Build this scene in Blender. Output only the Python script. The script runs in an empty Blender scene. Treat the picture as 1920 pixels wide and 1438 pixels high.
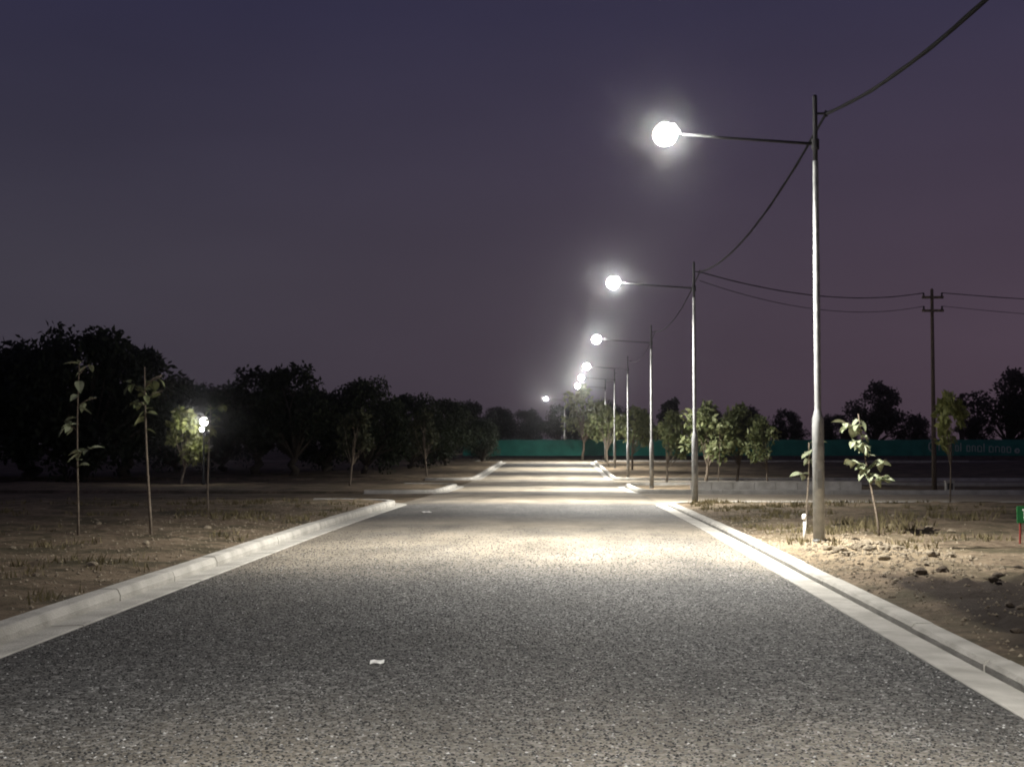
import bpy, math, random
import numpy as np
from mathutils import Vector, Matrix, noise

random.seed(7)
rng = np.random.default_rng(7)
R = math.radians
S = bpy.context.scene
C = S.collection

# ------------------------------------------------------------------ camera
cam_d = bpy.data.cameras.new('camera')
cam = bpy.data.objects.new('camera', cam_d); C.objects.link(cam)
cam_d.sensor_width = 36.0
cam_d.lens = 48.75
cam_d.clip_end = 3000
cam_d.clip_start = 0.05
cam.location = (0, 0, 1.6)
cam.rotation_euler = (R(90 + 2.49), 0, R(1.85))
S.camera = cam

# ------------------------------------------------------------------ night sky
W = bpy.data.worlds.new('World'); S.world = W; W.use_nodes = True
nt = W.node_tree; N = nt.nodes; L = nt.links
for n in list(N): N.remove(n)
out = N.new('ShaderNodeOutputWorld'); bg = N.new('ShaderNodeBackground')
tc = N.new('ShaderNodeTexCoord'); sep = N.new('ShaderNodeSeparateXYZ')
L.new(tc.outputs['Generated'], sep.inputs[0])
def ramp(stops):
    r = N.new('ShaderNodeValToRGB'); e = r.color_ramp.elements
    while len(e) < len(stops): e.new(0.5)
    for el, (p, c) in zip(e, stops):
        el.position = p; el.color = (*c, 1)
    r.color_ramp.interpolation = 'EASE' if len(stops) == 2 else 'LINEAR'
    L.new(sep.outputs['Z'], r.inputs[0]); return r
ra = ramp([(0.0, (.050, .042, .055)), (.12, (.048, .043, .059)), (.30, (.029, .027, .056)), (1.0, (.018, .018, .042))])
rb = ramp([(0.0, (.078, .052, .069)), (.10, (.068, .048, .068)), (.30, (.037, .032, .063)), (1.0, (.018, .018, .042))])
mr = N.new('ShaderNodeMapRange'); mr.inputs[1].default_value = -.45; mr.inputs[2].default_value = .4
mr.interpolation_type = 'SMOOTHSTEP'
L.new(sep.outputs['X'], mr.inputs[0])
mx = N.new('ShaderNodeMixRGB'); L.new(mr.outputs[0], mx.inputs[0]); L.new(ra.outputs[0], mx.inputs[1]); L.new(rb.outputs[0], mx.inputs[2])
nzs = N.new('ShaderNodeTexNoise'); nzs.inputs['Scale'].default_value = 2.2; nzs.inputs['Detail'].default_value = 5
mps = N.new('ShaderNodeMapping'); mps.inputs['Scale'].default_value = (1, 1, 3.5); L.new(tc.outputs['Generated'], mps.inputs[0]); L.new(mps.outputs[0], nzs.inputs['Vector'])
mrs = N.new('ShaderNodeMapRange'); mrs.inputs[1].default_value = .3; mrs.inputs[2].default_value = .7; mrs.inputs[3].default_value = .90; mrs.inputs[4].default_value = 1.10; L.new(nzs.outputs[0], mrs.inputs[0])
mls = N.new('ShaderNodeMixRGB'); mls.blend_type = 'MULTIPLY'; mls.inputs[0].default_value = 1; L.new(mx.outputs[0], mls.inputs[1]); L.new(mrs.outputs[0], mls.inputs[2])
L.new(mls.outputs[0], bg.inputs[0]); bg.inputs[1].default_value = 1.0
L.new(bg.outputs[0], out.inputs[0])

S.view_settings.view_transform = 'Standard'; S.view_settings.look = 'None'
S.view_settings.exposure = 0.0; S.view_settings.gamma = 1.0
S.view_settings.use_curve_mapping = False
S.render.engine = 'CYCLES'
S.cycles.use_denoising = True
S.cycles.max_bounces = 6; S.cycles.diffuse_bounces = 2; S.cycles.glossy_bounces = 2
S.cycles.volume_bounces = 0; S.cycles.transmission_bounces = 2
S.cycles.sample_clamp_indirect = 4.0
S.cycles.use_light_tree = True
S.cycles.filter_width = 1.9
BOWL = 400.0
POOL_POWER = 8800.0
LAMP_COL = (1.0, .965, .89)

# ------------------------------------------------------------------ helpers
def mat(name, c1, c2=None, rough=.8, metal=0, scale=6.0, bump=0.0, bscale=None, spec=.3, detail=6, emit=None, estr=0, trans=0):
    m = bpy.data.materials.new(name); m.use_nodes = True
    t = m.node_tree; p = t.nodes['Principled BSDF']
    p.inputs['Roughness'].default_value = rough; p.inputs['Metallic'].default_value = metal
    p.inputs['Specular IOR Level'].default_value = spec
    p.inputs['Base Color'].default_value = (*c1, 1)
    if c2 is not None or bump:
        co = t.nodes.new('ShaderNodeTexCoord')
        nz = t.nodes.new('ShaderNodeTexNoise'); nz.inputs['Scale'].default_value = scale; nz.inputs['Detail'].default_value = detail
        t.links.new(co.outputs['Object'], nz.inputs['Vector'])
        if c2 is not None:
            cr = t.nodes.new('ShaderNodeValToRGB')
            cr.color_ramp.elements[0].position = .33; cr.color_ramp.elements[0].color = (*c1, 1)
            cr.color_ramp.elements[1].position = .66; cr.color_ramp.elements[1].color = (*c2, 1)
            t.links.new(nz.outputs[0], cr.inputs[0]); t.links.new(cr.outputs[0], p.inputs['Base Color'])
        if bump:
            nb = t.nodes.new('ShaderNodeTexNoise'); nb.inputs['Scale'].default_value = bscale or scale * 4; nb.inputs['Detail'].default_value = 8
            t.links.new(co.outputs['Object'], nb.inputs['Vector'])
            b = t.nodes.new('ShaderNodeBump'); b.inputs['Strength'].default_value = bump; b.inputs['Distance'].default_value = .03
            t.links.new(nb.outputs[0], b.inputs['Height']); t.links.new(b.outputs[0], p.inputs['Normal'])
    if emit:
        p.inputs['Emission Color'].default_value = (*emit, 1); p.inputs['Emission Strength'].default_value = estr
    return m

def asphalt(name, dark, light, dust, wear):
    m = bpy.data.materials.new(name); m.use_nodes = True
    t = m.node_tree; p = t.nodes['Principled BSDF']; nw = t.nodes.new; lk = t.links.new
    co = nw('ShaderNodeTexCoord')
    def vor(sc):
        v = nw('ShaderNodeTexVoronoi'); v.inputs['Scale'].default_value = sc; lk(co.outputs['Object'], v.inputs['Vector']); return v
    v1 = vor(32); v2 = vor(70)
    def grey(v):
        s = nw('ShaderNodeSeparateColor'); lk(v.outputs['Color'], s.inputs[0]); return s.outputs[0]
    pw = nw('ShaderNodeMath'); pw.operation = 'POWER'; pw.inputs[1].default_value = 2.6; lk(grey(v1), pw.inputs[0])
    pw2 = nw('ShaderNodeMath'); pw2.operation = 'POWER'; pw2.inputs[1].default_value = 3.0; lk(grey(v2), pw2.inputs[0])
    av = nw('ShaderNodeMath'); av.operation = 'MAXIMUM'; lk(pw.outputs[0], av.inputs[0])
    h2 = nw('ShaderNodeMath'); h2.operation = 'MULTIPLY'; h2.inputs[1].default_value = .7; lk(pw2.outputs[0], h2.inputs[0]); lk(h2.outputs[0], av.inputs[1])
    cr = nw('ShaderNodeValToRGB'); e = cr.color_ramp.elements
    e[0].color = (*dark, 1); e[1].color = (*light, 1); lk(av.outputs[0], cr.inputs[0])
    nz = nw('ShaderNodeTexNoise'); nz.inputs['Scale'].default_value = .38; nz.inputs['Detail'].default_value = 5; nz.inputs['Roughness'].default_value = .6
    mp = nw('ShaderNodeMapping'); mp.inputs['Scale'].default_value = (1.0, .45, 1.0); lk(co.outputs['Object'], mp.inputs[0]); lk(mp.outputs[0], nz.inputs['Vector'])
    mr = nw('ShaderNodeMapRange'); mr.inputs[1].default_value = .36; mr.inputs[2].default_value = .68; mr.inputs[3].default_value = 0.05; mr.inputs[4].default_value = wear
    lk(nz.outputs[0], mr.inputs[0])
    # windblown dust lies thinner on top of the chippings
    mx = nw('ShaderNodeMixRGB'); lk(mr.outputs[0], mx.inputs[0]); lk(cr.outputs[0], mx.inputs[1]); mx.inputs[2].default_value = (*dust, 1)
    lk(mx.outputs[0], p.inputs['Base Color'])
    p.inputs['Roughness'].default_value = .8; p.inputs['Specular IOR Level'].default_value = .28
    # pale grit tracked from side streets, plus lamp pools painted in as paler bands
    sy_ = nw('ShaderNodeSeparateXYZ'); lk(co.outputs['Object'], sy_.inputs[0])
    acc = None
    for c0, hw, wt in ((45.0, 7.5, .85), (69.0, 7.0, .85), (117.0, 9.0, .85), (94.0, 8.5, .85), (57.5, 7.5, .8), (79.0, 7.0, .8), (23.5, 8.5, .62), (3.0, 6.5, .28)):
        sb = nw('ShaderNodeMath'); sb.operation = 'SUBTRACT'; lk(sy_.outputs[1], sb.inputs[0]); sb.inputs[1].default_value = c0
        ab = nw('ShaderNodeMath'); ab.operation = 'ABSOLUTE'; lk(sb.outputs[0], ab.inputs[0])
        m1 = nw('ShaderNodeMapRange'); m1.interpolation_type = 'SMOOTHSTEP'; m1.inputs[1].default_value = hw; m1.inputs[2].default_value = hw * .45; m1.inputs[3].default_value = 0; m1.inputs[4].default_value = wt; lk(ab.outputs[0], m1.inputs[0])
        if acc is None: acc = m1
        else:
            q = nw('ShaderNodeMath'); q.operation = 'MAXIMUM'; lk(acc.outputs[0], q.inputs[0]); lk(m1.outputs[0], q.inputs[1]); acc = q
    nn = nw('ShaderNodeMath'); nn.operation = 'MULTIPLY'; lk(acc.outputs[0], nn.inputs[0])
    ng = nw('ShaderNodeMapRange'); ng.inputs[1].default_value = .3; ng.inputs[2].default_value = .55; ng.inputs[3].default_value = .35; lk(nz.outputs[0], ng.inputs[0]); lk(ng.outputs[0], nn.inputs[1])
    mg = nw('ShaderNodeMixRGB'); lk(nn.outputs[0], mg.inputs[0]); lk(mx.outputs[0], mg.inputs[1]); mg.inputs[2].default_value = (.40, .345, .265, 1)
    n9 = nw('ShaderNodeTexNoise'); n9.inputs['Scale'].default_value = .9; n9.inputs['Detail'].default_value = 6; n9.inputs['Roughness'].default_value = .65; lk(mp.outputs[0], n9.inputs['Vector'])
    r9 = nw('ShaderNodeMapRange'); r9.inputs[1].default_value = .3; r9.inputs[2].default_value = .7; r9.inputs[3].default_value = .62; r9.inputs[4].default_value = 1.25; lk(n9.outputs[0], r9.inputs[0])
    mm = nw('ShaderNodeMixRGB'); mm.blend_type = 'MULTIPLY'; mm.inputs[0].default_value = 1; lk(mg.outputs[0], mm.inputs[1]); lk(r9.outputs[0], mm.inputs[2])
    lk(mm.outputs[0], p.inputs['Base Color'])
    b = nw('ShaderNodeBump'); b.inputs['Strength'].default_value = .85; b.inputs['Distance'].default_value = .016
    ad = nw('ShaderNodeMath'); ad.operation = 'ADD'; lk(v1.outputs['Distance'], ad.inputs[0])
    h3 = nw('ShaderNodeMath'); h3.operation = 'MULTIPLY'; h3.inputs[1].default_value = -.8; lk(grey(v1), h3.inputs[0]); lk(h3.outputs[0], ad.inputs[1])
    b.invert = True
    lk(ad.outputs[0], b.inputs['Height']); lk(b.outputs[0], p.inputs['Normal'])
    return m

def dirt(name, cols, patch):
    m = bpy.data.materials.new(name); m.use_nodes = True
    t = m.node_tree; p = t.nodes['Principled BSDF']; nw = t.nodes.new; lk = t.links.new
    co = nw('ShaderNodeTexCoord')
    def nzz(sc, d=7, r=.6):
        n = nw('ShaderNodeTexNoise'); n.inputs['Scale'].default_value = sc; n.inputs['Detail'].default_value = d; n.inputs['Roughness'].default_value = r
        lk(co.outputs['Object'], n.inputs['Vector']); return n
    a = nzz(.55); bfine = nzz(7.0, 9, .7)
    ad = nw('ShaderNodeMath'); ad.operation = 'MULTIPLY_ADD'; ad.inputs[1].default_value = .6; lk(bfine.outputs[0], ad.inputs[0])
    ml = nw('ShaderNodeMath'); ml.operation = 'MULTIPLY'; ml.inputs[1].default_value = .4; lk(a.outputs[0], ml.inputs[0]); lk(ml.outputs[0], ad.inputs[2])
    cr = nw('ShaderNodeValToRGB'); e = cr.color_ramp.elements
    e[0].position = .36; e[0].color = (*cols[0], 1); e[1].position = .66; e[1].color = (*cols[2], 1)
    k = e.new(.5); k.color = (*cols[1], 1)
    lk(ad.outputs[0], cr.inputs[0])
    g = nzz(.9, 6, .65)
    mr = nw('ShaderNodeMapRange'); mr.inputs[1].default_value = .46; mr.inputs[2].default_value = .60; mr.inputs[4].default_value = .85; lk(g.outputs[0], mr.inputs[0])
    mx = nw('ShaderNodeMixRGB'); lk(mr.outputs[0], mx.inputs[0]); lk(cr.outputs[0], mx.inputs[1]); mx.inputs[2].default_value = (*patch, 1)
    src = mx
    if name == 'bare_earth':      # dark freshly dug soil, pale sandy spoil round the lamp pole
        at = nw('ShaderNodeAttribute'); at.attribute_name = 'dug_soil'
        for sg_, col in ((1, (.038, .028, .022)), (-1, (.34, .27, .18))):
            f1 = nw('ShaderNodeMath'); f1.operation = 'MULTIPLY_ADD'; f1.inputs[1].default_value = 1.5 * sg_; lk(at.outputs['Fac'], f1.inputs[0])
            f2 = nw('ShaderNodeMath'); f2.operation = 'MULTIPLY_ADD'; f2.inputs[1].default_value = 1.6; f2.inputs[2].default_value = -.95; lk(bfine.outputs[0], f2.inputs[0]); lk(f2.outputs[0], f1.inputs[2]); f1.use_clamp = True
            m2 = nw('ShaderNodeMixRGB'); lk(f1.outputs[0], m2.inputs[0]); lk(src.outputs[0], m2.inputs[1]); m2.inputs[2].default_value = (*col, 1); src = m2
    lk(src.outputs[0], p.inputs['Base Color'])
    p.inputs['Roughness'].default_value = .95; p.inputs['Specular IOR Level'].default_value = .12
    b = nw('ShaderNodeBump'); b.inputs['Strength'].default_value = .9; b.inputs['Distance'].default_value = .05
    bb = nzz(16, 9, .75); lk(bb.outputs[0], b.inputs['Height']); lk(b.outputs[0], p.inputs['Normal'])
    return m

def chipmat(name):
    m = bpy.data.materials.new(name); m.use_nodes = True
    t = m.node_tree; p = t.nodes['Principled BSDF']
    gi = t.nodes.new('ShaderNodeNewGeometry'); cr = t.nodes.new('ShaderNodeValToRGB'); e = cr.color_ramp.elements
    e[0].color = (.013, .013, .0135, 1); e[1].color = (.44, .438, .43, 1)
    for ps, c in ((.3, (.02, .02, .021)), (.6, (.055, .055, .055)), (.93, (.13, .128, .122))):
        k = e.new(ps); k.color = (*c, 1)
    t.links.new(gi.outputs['Random Per Island'], cr.inputs[0]); t.links.new(cr.outputs[0], p.inputs['Base Color'])
    p.inputs['Roughness'].default_value = .8; p.inputs['Specular IOR Level'].default_value = .2
    return m
def leafmat(name, c1, c2, rough=.55):
    m = bpy.data.materials.new(name); m.use_nodes = True
    t = m.node_tree; p = t.nodes['Principled BSDF']; nw = t.nodes.new; lk = t.links.new
    gi = nw('ShaderNodeNewGeometry'); cr = nw('ShaderNodeValToRGB')
    cr.color_ramp.elements[0].color = (*c1, 1); cr.color_ramp.elements[1].color = (*c2, 1)
    lk(gi.outputs['Random Per Island'], cr.inputs[0]); lk(cr.outputs[0], p.inputs['Base Color'])
    p.inputs['Roughness'].default_value = rough; p.inputs['Specular IOR Level'].default_value = .35
    tr = nw('ShaderNodeBsdfTranslucent'); lk(cr.outputs[0], tr.inputs[0])
    ms = nw('ShaderNodeMixShader'); ms.inputs[0].default_value = .25
    lk(p.outputs[0], ms.inputs[1]); lk(tr.outputs[0], ms.inputs[2]); lk(ms.outputs[0], t.nodes['Material Output'].inputs[0])
    return m

M = {
 'chips': chipmat('stone_chips'),
 'asphalt': asphalt('asphalt_chip_seal', (.014, .014, .0145), (.25, .247, .24), (.105, .092, .074), .45),
 'side': dirt('compacted_gravel', [(.26, .22, .165), (.37, .32, .25), (.47, .41, .33)], (.30, .26, .20)),
 'dirt': dirt('bare_earth', [(.075, .056, .040), (.185, .142, .098), (.31, .245, .17)], (.07, .062, .038)),
 'concrete': mat('kerb_concrete', (.36, .345, .31), (.54, .52, .475), .9, scale=2.6, bump=.5, bscale=45, spec=.2),
 'joint': mat('dark_joint', (.02, .018, .016), rough=1),
 'galv': mat('galvanised_steel', (.19, .195, .195), (.30, .305, .305), .55, .3, scale=9, bump=.05, bscale=60, spec=.5),
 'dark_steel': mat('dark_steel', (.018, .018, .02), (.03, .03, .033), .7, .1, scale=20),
 'housing': mat('grey_housing', (.22, .225, .23), (.28, .285, .29), .45, .2, scale=12),
 'cable': mat('black_cable', (.008, .008, .009), rough=.9, spec=.1),
 'wood': mat('weathered_wood', (.085, .068, .052), (.15, .12, .09), .9, scale=14, bump=.4),
 'bark': mat('bark', (.13, .105, .08), (.24, .20, .155), .95, scale=12, bump=.5, bscale=30),
 'bark_dark': mat('dark_bark', (.05, .042, .034), (.09, .075, .06), .95, scale=8, bump=.5),
 'leaf_dark': leafmat('dark_leaves', (.012, .020, .009), (.032, .045, .020), .7),
 'leaf_mid': leafmat('young_leaves', (.10, .13, .05), (.29, .32, .16)),
 'leaf_pale': leafmat('broad_pale_leaves', (.20, .25, .13), (.40, .43, .30), .5),
 'leaf_dim': leafmat('shaded_young_leaves', (.035, .042, .022), (.075, .082, .045), .8),  # young-tree leaves with weak lamplight darkened into their colour
 'leaf_yellow': leafmat('yellow_green_leaves', (.17, .20, .06), (.28, .30, .11)),
 'grass': leafmat('dry_grass', (.10, .085, .04), (.24, .20, .11), .85),
 'stone': mat('rubble_stone', (.15, .12, .085), (.40, .34, .25), .95, scale=7, bump=.6, bscale=22),
 'clod': mat('dug_clod', (.05, .038, .029), (.15, .115, .082), .97, scale=6, bump=.7, bscale=25),
 'whitewash': mat('whitewash', (.55, .53, .48), (.76, .74, .69), .9, scale=3.5, bump=.3, bscale=30),
 'net': mat('green_shade_net', (.024, .195, .155), (.042, .275, .22), .85, scale=1.2, bump=.15, bscale=40),
 'paint': mat('pale_paint', (.40, .50, .46), (.55, .63, .58), .75, scale=3),
 'green_sign': mat('green_sign_paint', (.02, .16, .05), (.03, .20, .065), .45, scale=8),
 'white': mat('white_plastic', (.74, .73, .70), (.82, .81, .78), .6, scale=10),
 'red': mat('red_oxide', (.17, .025, .02), (.24, .04, .03), .7, scale=12),
 'pinkblock': mat('fired_clay', (.42, .28, .25), (.52, .37, .33), .9, scale=12, bump=.3),
 'lit': mat('lit_bowl', (.9, .9, .88), rough=.3, emit=LAMP_COL, estr=BOWL),
 'globe': mat('lit_globe', (.9, .9, .88), rough=.3, emit=(1.0, .97, .90), estr=22),
 'panel': mat('weathered_panel', (.045, .047, .043), (.075, .075, .07), .8, scale=4),
}

class MB:
    def __init__(s): s.v = []; s.f = []
    def face(s, pts):
        b = len(s.v); s.v += [tuple(p) for p in pts]; s.f.append(tuple(range(b, b + len(pts))))
    def box(s, c, d, rz=0):
        cx, cy, cz = c; hx, hy, hz = d[0] / 2, d[1] / 2, d[2] / 2; b = len(s.v); ca, sa = math.cos(rz), math.sin(rz)
        for z in (-hz, hz):
            for x, y in ((-hx, -hy), (hx, -hy), (hx, hy), (-hx, hy)):
                s.v.append((cx + x * ca - y * sa, cy + x * sa + y * ca, cz + z))
        for q in ((0, 3, 2, 1), (4, 5, 6, 7), (0, 1, 5, 4), (1, 2, 6, 5), (2, 3, 7, 6), (3, 0, 4, 7)):
            s.f.append(tuple(b + i for i in q))
    def tube(s, pts, rad, n=10, cap=True):
        pts = [Vector(p) for p in pts]
        if not hasattr(rad, '__len__'): rad = [rad] * len(pts)
        b = len(s.v); u = None
        for i, p in enumerate(pts):
            d = (pts[min(i + 1, len(pts) - 1)] - pts[max(i - 1, 0)]).normalized()
            if u is None: u = d.orthogonal().normalized()
            u = (u - d * u.dot(d)).normalized(); w = d.cross(u)
            for k in range(n):
                a = 2 * math.pi * k / n
                s.v.append(tuple(p + (u * math.cos(a) + w * math.sin(a)) * rad[i]))
        for i in range(len(pts) - 1):
            for k in range(n):
                a0 = b + i * n + k; a1 = b + i * n + (k + 1) % n
                s.f.append((a0, a1, a1 + n, a0 + n))
        if cap:
            s.f.append(tuple(b + k for k in range(n))[::-1]); e = b + (len(pts) - 1) * n
            s.f.append(tuple(e + k for k in range(n)))
    def lathe(s, prof, n=20, c=(0, 0, 0), sx=1, sy=1):
        b = len(s.v)
        for r, z in prof:
            for k in range(n):
                a = 2 * math.pi * k / n; s.v.append((c[0] + r * math.cos(a) * sx, c[1] + r * math.sin(a) * sy, c[2] + z))
        for i in range(len(prof) - 1):
            for k in range(n):
                a0 = b + i * n + k; a1 = b + i * n + (k + 1) % n; s.f.append((a0, a1, a1 + n, a0 + n))
        s.f.append(tuple(b + k for k in range(n))[::-1]); e = b + (len(prof) - 1) * n
        s.f.append(tuple(e + k for k in range(n)))
    def mesh(s, name, m, smooth=False):
        me = bpy.data.meshes.new(name); me.from_pydata(s.v, [], s.f); me.materials.append(M[m] if isinstance(m, str) else m)
        if smooth: me.shade_smooth()
        me.update(); return me
    def build(s, name, m, parent=None, smooth=False, loc=(0, 0, 0)):
        return add(name, s.mesh(name, m, smooth), parent, loc)

def add(name, me, parent=None, loc=(0, 0, 0), rz=0, scale=None):
    o = bpy.data.objects.new(name, me); C.objects.link(o); o.parent = parent; o.location = loc; o.rotation_euler[2] = rz
    if scale is not None: o.scale = scale if hasattr(scale, '__len__') else (scale,) * 3
    return o
def tag(o, label=None, cat=None, group=None, kind=None):
    if label: o['label'] = label
    if cat: o['category'] = cat
    if group: o['group'] = group
    if kind: o['kind'] = kind
    return o
def empty(name, loc=(0, 0, 0), rz=0):
    o = bpy.data.objects.new(name, None); C.objects.link(o); o.location = loc; o.rotation_euler[2] = rz; o.empty_display_size = .2
    return o
def copy_tree(o, parent=None):
    c = o.copy(); C.objects.link(c); c.parent = parent
    for ch in list(o.children): copy_tree(ch, c)
    return c

# ------------------------------------------------------------------ ground heights
PY = [-60, 26, 39, 50, 58, 76, 85, 95, 113, 130, 160, 900]
PZ = [0, 0, -.09, -.21, -.31, -.36, -.28, -.14, .05, .2, .25, .25]
def P(y):
    return sum(np.interp(y + d, PY, PZ) for d in (-4, -2, 0, 2, 4)) / 5
XR, XL = 3.0, -4.44
BLOCKS = [(-80, 40.2), (50.5, 64.0), (74.0, 116.0)]
def depth_in_block(x, y):
    xs = x - XR if x > -.7 else XL - x
    best = -9
    for a, b in BLOCKS:
        q = [xs, y - a, b - y]
        d = min(q)
        for yy in (q[1], q[2]):
            if xs < 2 and yy < 2: d = min(d, 2 - math.hypot(2 - xs, 2 - yy))
        best = max(best, d)
    return max(best, y - 121.5)
def ss(a, b, x):
    t = min(1, max(0, (x - a) / (b - a))); return t * t * (3 - 2 * t)
def nz(x, y, s, seed=0): return noise.noise((x * s + seed * 17.3, y * s - seed * 5.1, seed * 3.7))
def G(x, y):
    d = depth_in_block(x, y); z = float(P(y))
    t = ss(.07, .20, d)
    side = 1 if x > 0 else -1
    base = .035 if side > 0 else .085
    v = base + .05 * ss(.3, 1.6, d)
    rough = ss(.2, .8, d)
    amp = .05 if y < 60 else .08
    v += rough * amp * (nz(x, y, .35, 1) + .55 * nz(x, y, 1.1, 2))
    if y < 48 and abs(x) < 14:
        v += rough * (.035 * nz(x, y, 3.1, 3) + .02 * nz(x, y, 6.5, 4))
    if side > 0:
        m = math.exp(-(((x - 4.15) / .75) ** 2 + ((y - 19.6) / 1.5) ** 2)); v += .13 * m * rough * (1 + .5 * nz(x, y, 4, 5))
        mud = ss(3.55, 4.0, x) * (1 - ss(5.4, 6.6, x)) * ss(9, 11.5, y) * (1 - ss(15.5, 18.0, y))
        v += mud * (-.04 + .07 * max(0, nz(x, y, 1.7, 6)) + .12 * abs(nz(x, y, 3.6, 7)) + .05 * nz(x, y, 7.5, 17))
        br = math.exp(-(((x - 6.4) / 2.2) ** 2 + ((y - 28.5) / 2.0) ** 2)); v += .10 * br * nz(x, y, 1.1, 8)
    else:
        br = math.exp(-(((x + 9) / 3) ** 2 + ((y - 24) / 3) ** 2)); v += .06 * br * nz(x, y, 1.3, 9)
    # far fields rise a little
    v += .25 * ss(10, 40, abs(x)) * nz(x, y, .05, 11)
    return z + (1 - t) * (-.08) + t * v

# ------------------------------------------------------------------ the setting
xs = list(np.arange(-14, -4.7, .16)) + [-4.66, -4.56, -4.5, -4.4, -3, -1.5, 0, 1.5, 2.9, 3.05, 3.1, 3.2, 3.26] + list(np.arange(3.4, 14, .14))
g = 14.0; st = .3
while g < 420:
    st *= 1.13; g += st; xs += [g, -g]
xs = sorted(xs)
ys = list(np.arange(-8, 8, .6)) + list(np.arange(8, 26, .15)) + list(np.arange(26, 40, .25)) + [40.0, 40.08, 40.2]
ys += list(np.arange(40.6, 50.4, .8)) + [50.5, 50.62, 50.75] + list(np.arange(51, 64, .5)) + [63.9, 64.05] + list(np.arange(64.6, 74, .9)) + [74.05, 74.2]
ys += list(np.arange(75, 116, .9)) + [115.85, 116.1] + list(np.arange(117, 160, 1.4))
g = 160.0; st = 2.0
while g < 560:
    st *= 1.12; g += st; ys.append(g)
ys = sorted(set(round(float(v), 3) for v in ys)); xs = sorted(set(round(float(v), 3) for v in xs))
V = [(x, y, G(x, y)) for y in ys for x in xs]
nx = len(xs); F = [(j * nx + i, j * nx + i + 1, (j + 1) * nx + i + 1, (j + 1) * nx + i) for j in range(len(ys) - 1) for i in range(nx - 1)]
def soil(x, y):
    v = -.9 * math.exp(-(((x - 4.3) / 1.3) ** 2 + ((y - 20.5) / 3.2) ** 2)) if x > 3 else 0
    if x > 3: v += ss(3.45, 3.9, x + .3 * nz(x, y, 1.2, 31)) * (1 - ss(6.2, 8.0, x)) * ss(8, 10.5, y) * (1 - ss(14.8, 17.0, y + 1.4 * nz(x, y, .9, 32)))
    return max(-1, min(1, v))
me = bpy.data.meshes.new('ground'); me.from_pydata(V, [], F)
at = me.attributes.new('dug_soil', 'FLOAT', 'POINT'); at.data.foreach_set('value', [soil(v[0], v[1]) for v in V])
me.materials.append(M['dirt']); me.shade_smooth()
tag(add('ground', me), 'bare brown earth of the open lots', kind='structure')

def sheet(name, x0, x1, y0, y1, m, label, nx_=2, step=1.0, crown=0.0):
    yy = np.linspace(y0, y1, max(2, int((y1 - y0) / step)) + 1); xx = np.linspace(x0, x1, nx_)
    v = []
    for y in yy:
        for x in xx:
            t = (x - x0) / (x1 - x0); v.append((x, y, float(P(y)) + crown * (1 - (2 * t - 1) ** 2)))
    n = nx_; f = [(j * n + i, j * n + i + 1, (j + 1) * n + i + 1, (j + 1) * n + i) for j in range(len(yy) - 1) for i in range(n - 1)]
    me = bpy.data.meshes.new(name); me.from_pydata(v, [], f); me.materials.append(M[m]); me.shade_smooth()
    return tag(add(name, me), label, kind='structure')
sheet('road', XL, XR, -8, 116, 'asphalt', 'straight asphalt road of coarse chippings', 13, 1.0, .035)
sheet('side_street_right_near', XR, 60, 40.05, 50.65, 'side', 'pale gravel side street going right')
sheet('side_street_left_near', -60, XL, 40.05, 50.65, 'dirt', 'earth side street going left')
sheet('side_street_right_far', XR, 60, 63.85, 74.15, 'side', 'second pale side street going right')
sheet('side_street_left_far', -60, XL, 63.85, 74.15, 'dirt', 'second earth side street going left')
sheet('end_street', -60, 60, 116, 121.7, 'side', 'cross street at the end of the road')

def arc(cx, cy, r, a0, a1, n=7):
    return [(cx + r * math.cos(R(a0 + (a1 - a0) * i / n)), cy + r * math.sin(R(a0 + (a1 - a0) * i / n))) for i in range(n + 1)]
def resample(pts, step):
    out_ = [Vector(pts[0])]
    for a, b in zip(pts[:-1], pts[1:]):
        a = Vector(a); b = Vector(b); n = max(1, int((b - a).length / step))
        for i in range(1, n + 1): out_.append(a.lerp(b, i / n))
    return out_
def sweep_slab(pts, prof, sgn):
    m = MB(); n = len(prof)
    for i, p in enumerate(pts):
        d = (pts[min(i + 1, len(pts) - 1)] - pts[max(i - 1, 0)]).normalized()
        nr = Vector((d.y, -d.x)) * sgn; zz = float(P(p.y))
        for o_, h in prof: m.v.append((p.x + nr.x * o_, p.y + nr.y * o_, zz + h))
    for i in range(len(pts) - 1):
        for k in range(n):
            a = i * n + k; b = i * n + (k + 1) % n; m.f.append((a, b, b + n, a + n))
    m.f.append(tuple(range(n))); m.f.append(tuple((len(pts) - 1) * n + k for k in range(n))[::-1])
    return m
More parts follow.
